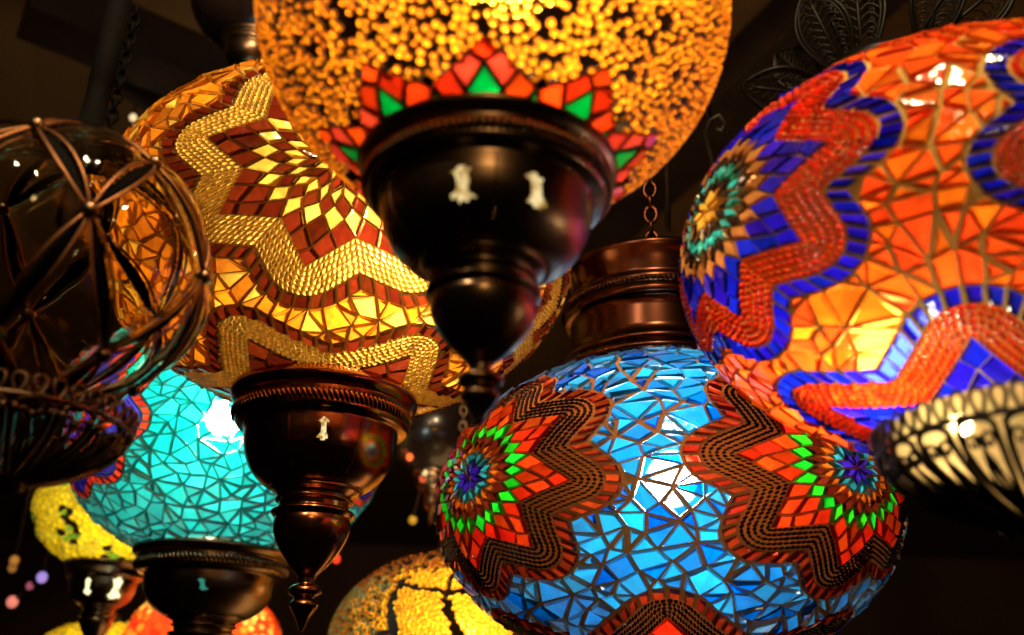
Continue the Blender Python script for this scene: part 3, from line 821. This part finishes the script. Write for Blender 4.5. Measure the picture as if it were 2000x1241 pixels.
# ------------------------------------------------------------ filigree cups
def filigree_cup(name, px, py, rpx, d, depthk, label, mat, arm=False, lamp=None, n=22, liner=None, lbulb=None, rot=0, droplet=True, cat='lamp', wk=1.0, curl=.12):
    ctr = P(px, py, d); Rr = size(px, py, rpx, d); dp = Rr * depthk
    if lamp is None: root = empty(name, ctr, azimuth(ctr) + rot, label=label, cat=cat)
    else:
        root = empty(name, Matrix.Rotation(-lamp.rotation_euler.z, 3, 'Z') @ (ctr - lamp.location)); root.parent = lamp
    def sf(u, t, off=0):
        r = Rr * (.07 + .93 * math.sin(min(t, 1) * PI / 2) ** .95 + (curl * max(0, t - .85)) ) + off
        z = -dp * (1 - t ** 1.45)
        return Vector((r * math.cos(u), r * math.sin(u), z))
    ribs, loops, lace = MB(), MB(), MB(); w_ = Rr * .0125 * wk
    for k in range(n):
        u0 = 2 * PI * k / n; hw = PI / n
        for s_ in (-1, 1):                         # each fan: a teardrop from the knot to the rim
            ribs.tube([sf(u0 + s_ * hw * .80 * math.sin(PI * min(1, (i / 16) ** .8) * .62), .02 + .80 * i / 16) for i in range(17)], w_ * 1.35, 5)
        loops.tube([sf(u0 + hw * .78 * math.cos(q) , .82 + .07 * math.sin(q)) for q in [PI * i / 8 for i in range(9)]], w_ * 1.3, 5)
        for s_ in (-1, 1):                         # scrolls inside the fan
            sc = []
            for i in range(18):
                t = i / 17; rr = 1 - .8 * t; an = t * 2.2 * PI
                sc.append(sf(u0 + s_ * hw * (.36 + .30 * rr * math.cos(an)), .72 + .075 * rr * math.sin(an)))
            lace.tube(sc, w_ * .75, 5)
            lace.tube([sf(u0 + s_ * hw * .34 * math.sin(PI * i / 10), .15 + .50 * i / 10) for i in range(11)], w_ * .8, 5)
        ribs.tube([sf(u0, .05 + .72 * i / 10) for i in range(11)], w_ * .9, 5)
    m = int(n * 2.5)
    for k in range(m):                             # scalloped edge of upright loops
        u0 = 2 * PI * k / m; hw = PI / m
        lp = []
        for i in range(16):
            q = 2 * PI * i / 16; yy = (1 - math.cos(q)) / 2; xx = math.sin(q) * (.35 + .65 * yy)
            p = sf(u0 + hw * .95 * xx, .90 + .10 * min(yy, 1)); p.z += Rr * .085 * yy; lp.append(p)
        loops.tube(lp, w_ * .95, 5, True)
    for t_, k_ in ((.90, 1.2), (.04, 3)):
        ribs.tube([sf(2 * PI * i / 90, t_) for i in range(90)], w_ * k_, 5, True)
    rb = ribs.build('fan_ribs', mat, root); loops.build('scalloped_rim', mat, root); lace.build('scroll_lace', mat, root)
    if liner:
        pr = [(Rr * (.05 + .84 * math.sin(t * PI / 2) ** .95), -dp * (1 - t ** 1.45) + Rr * .03) for t in [i / 20 for i in range(1, 20)]]
        pr += [(pr[-1][0] * 1.01, pr[-1][1] + Rr * .135)]
        MB().lathe(pr, 80).build('glass_liner', liner, root)
    if arm: MB().tube([sf(arm, 1), sf(arm, 1) * 1.4 + Vector((0, 0, Rr * .2)), sf(arm, 1) * 2.2 + Vector((0, 0, Rr * .2)), sf(arm, 1) * 2.2 + Vector((0, 0, Rr * 5))], w_ * 1.6, 8).build('support_arm', mat, root)
    if lbulb: bulb(root, tuple(Rr * c for c in lbulb[0]), lbulb[1], lbulb[2], Rr * .06)
    if droplet:
        kn = MB().lathe([(r * Rr, -dp - z * Rr) for r, z in smooth_prof([(.0, -.03), (.08, -.02), (.11, .03), (.07, .09), (.035, .12), (.03, .34), (.06, .37), (.06, .40), (.02, .42), (0, .43)], 4)], 24)
        kn.build('stem', mat, root)
        dr = MB(); prof = smooth_prof([(.02, .40), (.09, .46), (.17, .60), (.19, .74), (.14, .90), (.05, 1.0), (0, 1.02)], 6); nn = 48; b0 = 0
        for r, z in prof:
            for k in range(nn):
                a_ = 2 * PI * k / nn; q = r * Rr * (1 + .05 * math.cos(8 * a_)); dr.v.append((q * math.cos(a_), q * math.sin(a_), -dp - z * Rr))
        for i in range(len(prof) - 1):
            for k in range(nn):
                k2 = (k + 1) % nn; dr.face((i * nn + k, (i + 1) * nn + k, (i + 1) * nn + k2, i * nn + k2), 0, True)
        dr.build('glass_drop', prin('dark_drop_glass', (.03, .015, .008), 0, .08, .3, 30, coat=1), root)
    return root
filigree_cup('filigree_cup_lamp', 2012, 858, 288, .43, .60, 'black filigree metal cup lamp with cream glass glowing behind its scalloped rim', iron, n=21,
             arm=R(90), liner=glass('cream_liner', (.90, .62, .24), refr=.3, vary=.05, cloud=.5, scale=60), lbulb=((.40, -.36, .04), .075, (1, .86, .60)), wk=1.35)
filigree_cup('filigree_cup', 36, 812, 215, .512, .62, None, blackm, n=16, droplet=False, wk=1.9, lamp=caged_root)

# ------------------------------------------------------------ filigree crown behind the red lamp
def leaf(parent, base, tip, wid, mat, nrm, name='filigree_leaf', wr=.0014):
    base, tip = Vector(base), Vector(tip); ax = tip - base; L_ = ax.length; ax.normalize(); sd = Vector(nrm).cross(ax).normalized(); up = ax.cross(sd)
    def pt(t, s_): return base + ax * (L_ * t) + sd * (s_ * wid * L_ * math.sin(PI * t ** 1.35) ** .85) + up * (.12 * L_ * math.sin(PI * t))
    mb = MB()
    for k, rr in ((1, 1.5), (.84, .8)):
        ring = [pt(.02 + .96 * i / 22, k) for i in range(23)] + [pt(.02 + .96 * i / 22, -k) for i in range(22, -1, -1)]
        mb.tube(ring, wr * rr, 5, True)
    mb.tube([pt(i / 12 * .9, 0) for i in range(13)], wr * 1.2, 5)
    for i in range(1, 11):
        t = .08 + .078 * i
        for s_ in (-1, 1):
            mb.tube([pt(min(.97, t + .07 * math.sin(PI * q / 8)), s_ * .84 * q / 8) for q in range(9)], wr * .65, 4)
            c = pt(t, s_ * .5); r_ = L_ * .022
            mb.tube([c + ax * (r_ * math.cos(a)) + sd * (r_ * math.sin(a)) for a in [2 * PI * q / 9 for q in range(9)]], wr * .5, 4, True)
    return mb.build(name, mat, parent)
crownwire = prin('crown_wire', (.004, .003, .002), 0, .42, .4, 40, spec=.13)
def crown():
    d = .92; ctr = P(1690, 165, d); root = empty('filigree_crown_lamp', ctr, 0, label='black filigree leaf crown on a thin rod behind the red lamp', cat='lamp crown')
    def loc(px, py, dd=0): return P(px, py, d + dd) - ctr
    n = (CAMLOC - ctr).normalized()
    leaf(root, loc(1640, 190), loc(1448, 168, -.03), .22, crownwire, n)
    leaf(root, loc(1625, 185), loc(1515, 105, .03), .26, crownwire, n)
    leaf(root, loc(1668, 170), loc(1572, -15, .02), .23, crownwire, n)
    leaf(root, loc(1690, 165), loc(1668, -60, .05), .20, crownwire, n)
    leaf(root, loc(1760, 130), loc(1990, -60, .03), .20, crownwire, n)
    leaf(root, loc(1800, 130), loc(1850, -90, .02), .22, crownwire, n)
    MB().lathe([(.0, -.02), (.03, -.015), (.045, 0), (.04, .01), (.012, .015), (.006, .03), (.0055, .5), (0, .5)], 24, c=loc(1722, 150)).build('hanging_rod', crownwire, root)
crown()

# ------------------------------------------------------------ lamps further back
def bead_lamp(name, px, py, rpx, d, label, mats, pick, bs, rim=None, cuts=(), power=3, bat=(.4, 0, 0), bc=(1, .85, .5), ratio=.76, cutmat=None, capx=None):
    ctr = P(px, py, d); a = size(px, py, rpx, d); b = a * ratio; E = Ell(a, b)
    root = empty(name, ctr, azimuth(ctr), label=label, cat='lamp', group='lit mosaic glass lamps')
    bead_globe(E, bs, pick, mats, 0, a * .02, mring=len(mats) - 1, fat=1.12).build('glass_globe', mats, root)
    if rim:
        c = cap(root, a * rim, -b * math.sqrt(1 - (rim * .93) ** 2) - .02 * a, blackm, cuts, cutmat or open_cream, detail=False)
    top_cap(root, a, b, blackm, .6, k=.4, kz=.25)
    bulb(root, tuple(a * q for q in bat), power, bc, a * .08)
    return root
dk = prin('black_backing', (0, 0, 0))
def ll(dv): return math.degrees(math.atan2(dv.y, dv.x)), math.degrees(math.asin(max(-1, min(1, dv.z))))
def pick_h(dv):
    lo, la = ll(dv); lo2 = lo + 6 * math.sin(R(la * 4)); la2 = la + 7 * math.cos(R(lo * 3))
    if lo < -34: return rnd.choice((None, 2, 2, 3, 3, 4)) if la < 34 + rnd.uniform(-5, 5) else rnd.choice((None, None, 4))
    if (lo2 % 26) < 3.8 or (la2 % 30) < 3.2: return None
    if la > 42 + rnd.uniform(-4, 4): return rnd.choice((None, 4, 4))
    return 1
bead_lamp('patchwork_bead_lamp', 885, 1268, 242, 1.22, 'blurred yellow bead lamp with dark seams, low between the amber and blue lamps',
          [dk, glass('yellow_bead', (.96, .46, .02), bead=True, vary=.25, refr=.25), glass('grey_green_bead', (.25, .34, .20), bead=True, diff=.6), glass('olive_bead', (.35, .26, .05), bead=True, diff=.6), glass('rust_bead', (.45, .12, .02), bead=True, diff=.5), glass('amber_paste', (.55, .2, .01))], pick_h, 1.9,
          power=2.6, bat=(.45, .1, -.05))
def pick_i(dv):
    n1 = noise.noise(dv * 2.6 + Vector((3, 1, 0)))
    lo, la = ll(dv)
    if n1 > .18: return rnd.choice((None, None, 2))
    return 1
bead_lamp('yellow_bead_lamp', 228, 1000, 150, 1.5, 'blurred yellow green bead lamp with a black cap, below and left of the turquoise lamp',
          [dk, glass('lemon_bead', (.48, .30, .004), bead=True, vary=.3), glass('moss_bead', (.06, .16, .01), bead=True), glass('olive_paste', (.25, .18, .01))], pick_i, 4.6, rim=.50,
          cuts=[(R(24), -.62, .26, .20), (R(-26), -.62, .20, .10)], cutmat=open_bright, power=1.5, bc=(1, .95, .6))
def pick_k(dv):
    lo, la = ll(dv)
    return 1 if la > 24 else (None if la > 12 else 2)
bead_lamp('yellow_bead_lamp', 190, 1330, 148, 1.75, 'blurred lamp with a yellow bead band, cut off by the lower left edge',
          [dk, glass('lemon_bead', (0, 0, 0)), glass('rose_bead', (.5, .10, .12), bead=True, vary=.4), glass('olive_paste', (.25, .18, .01))], pick_k, 4.6, power=1.8)
def pick_j(dv):
    lo, la = ll(dv); n1 = noise.noise(dv * 2.3 + Vector((0, 5, 1)))
    return 1 if n1 > -.05 else (2 if n1 > -.25 else 3)
bead_lamp('harlequin_lamp', 396, 1262, 150, 1.6, 'red and orange patched lamp glowing behind the cap of the turquoise lamp',
          [dk, glass('scarlet_bead', (.92, .03, .01), bead=True), glass('tangerine_bead', (.95, .22, .02), bead=True), glass('straw_bead', (.75, .60, .12), bead=True), glass('scarlet_paste', (.6, .03, .01))], pick_j, 6.5, power=1.7, bat=(.35, 0, .05))

# unlit lamps in the gloom
def unlit(name, px, py, rpx, d, label, rim=.45, ratio=.8):
    ctr = P(px, py, d); a = size(px, py, rpx, d); b = a * ratio
    root = empty(name, ctr, azimuth(ctr), label=label, cat='lamp')
    MB().lathe([(a * math.cos(t), b * math.sin(t)) for t in [(-.5 + i / 24) * PI for i in range(25)]], 64).build('glass_globe', prin('unlit_glass', (.02, .012, .01), 0, .25, .4, 40, .4, coat=.3), root)
    cap(root, a * rim, -b * math.sqrt(1 - (rim * .93) ** 2) - .02 * a, blackm, detail=False)
    top_cap(root, a, b, blackm, .5)
unlit('unlit_lamp', 505, 10, 128, 1.3, 'unlit dark globe lamp between the amber lamp and the upper edge')
unlit('unlit_lamp', 850, 850, 92, 1.5, 'unlit dark lamp in the gap between the amber and the blue lamp', ratio=.9)

# reflections on dark lamps and beads, added as glowing dots on a cord
def glint_string(pts, d, label):
    ctr = P(pts[0][0], pts[0][1], d); root = empty('glint_string', ctr, 0, label=label, cat='string of glints')
    ps = [P(p[0], p[1], d + .02 * i) - ctr for i, p in enumerate(pts)]
    up = ps[0] + Vector((0, 0, .25)); MB().tube([up] + ps, .002, 5).build('cord', iron, root)  # cord added only to carry the glint dots
    for q, p in zip(ps, pts):
        r_ = size(p[0], p[1], p[2], d); m = prin('glint_dot_%d' % (int(p[3][0] * 99) * 100 + int(p[3][2] * 99)), p[3], 0, .3, .1, 30, emit=p[3], estr=p[4])
        MB().lathe([(r_ * math.cos(t), r_ * 1.1 * math.sin(t)) for t in [(-.5 + i / 8) * PI for i in range(9)]], 14, c=q).build('glint_dot', m, root)
glint_string([(260, 230, 7, (1, .72, .40), 1.1), (279, 243, 6, (.35, .28, .9), .9)], 2.0, 'cream and violet points of light left of the amber lamp')
glint_string([(800, 893, 7, (1, .14, .03), 1.0), (830, 924, 6, (1, .80, .35), .7), (826, 936, 7, (.9, .14, .05), .7), (806, 1016, 9, (.5, .26, .02), .6)], 1.3, 'orange and cream points of light between the amber and blue lamps')
glint_string([(657, 1092, 8, (1, .05, .02), 1.0)], 1.6, 'single red point of light right of the turquoise lamp')
glint_string([(28, 1095, 9, (.5, .22, .04), .5), (24, 1110, 8, (.5, .22, .04), .4)], 1.8, 'dull amber points of light at the left edge')
glint_string([(82, 1128, 10, (.42, .30, .9), .8), (58, 1145, 7, (.5, .12, .2), .5), (24, 1176, 11, (.85, .25, .20), .7)], 1.75, 'violet and rose points of light low at the left edge')

# cord and hook between the speckled and the red lamp
t_ = empty('hanging_cord', P(1304, 440, .95), 0, label='plain black cord hanging left of the red lamp', cat='cord')
MB().tube([P(1304, 452, .95) - t_.location, P(1304, 380, .95) - t_.location, P(1300, 200, .95) - t_.location, P(1296, -40, .95) - t_.location], .0028, 8).build('cord_line', iron, t_)
hk = empty('ceiling_hook', P(1395, 290, 1.0), 0, label='curled black iron hook left of the red lamp', cat='hook')
hp = [(1388, 345), (1392, 320), (1384, 290), (1378, 262), (1386, 236), (1404, 226), (1416, 240), (1410, 258), (1398, 252)]
MB().tube([P(x, y, 1.0) - hk.location for x, y in hp], .0026, 8).build('hook_curl', iron, hk)
MB().tube([P(x, y, 1.0) - hk.location for x, y in [(1384, 232), (1380, 180), (1368, 90), (1360, -20)]], .003, 8).build('hook_shank', iron, hk)

# ------------------------------------------------------------ ceiling, beams, wall
def onplane(px, py, z):
    v = P(px, py, 1) - CAMLOC; return CAMLOC + v * ((z - CAMLOC.z) / v.z)
ZC = 2.75
MB().box((0, 3, ZC + .02), 9, 9, .04).build('ceiling', prin('ceiling_plaster', (.15, .08, .03), 0, .8, .35, 3, .2))['kind'] = 'structure'
MB().box((0, 6.4, 1.4), 9, .06, 3.4).build('wall', prin('wall_plaster', (.12, .055, .025), 0, .8, .4, 2, .2))['kind'] = 'structure'
wood = prin('dark_wood', (.022, .012, .008), 0, .55, .5, 14, .3)
def beam(p0, p1, wpx, label):
    z = ZC - .05; a_, b_ = onplane(*p0, z), onplane(*p1, z); mid = (a_ + b_) / 2; dv = b_ - a_
    wd = wpx / FPX * (mid - CAMLOC).length
    o = MB().box((0, 0, 0), dv.length * 1.25, wd, .09).build('ceiling_beam', wood, None, mid); o.rotation_euler.z = math.atan2(dv.y, dv.x)
    tag(o, label, 'beam', 'dark beams under the ceiling')
beam((120, 30), (560, 215), 95, 'dark ceiling beam running down to the amber lamp, upper left')
beam((235, 135), (420, 262), 16, 'thin dark ceiling batten beside the wide upper left beam')
beam((1680, -40), (1180, 430), 120, 'wide dark ceiling beam between the speckled and the red lamp')
beam((560, -60), (800, 60), 60, 'dark ceiling beam above the speckled lamp')
light('ceiling_fill', 'AREA', (.25, 1.5, 1.15), 3.6, (1, .60, .22), size_=.9, target=(.2, 2.2, ZC))  # unseen fill light, added below and aimed up to brighten the ceiling
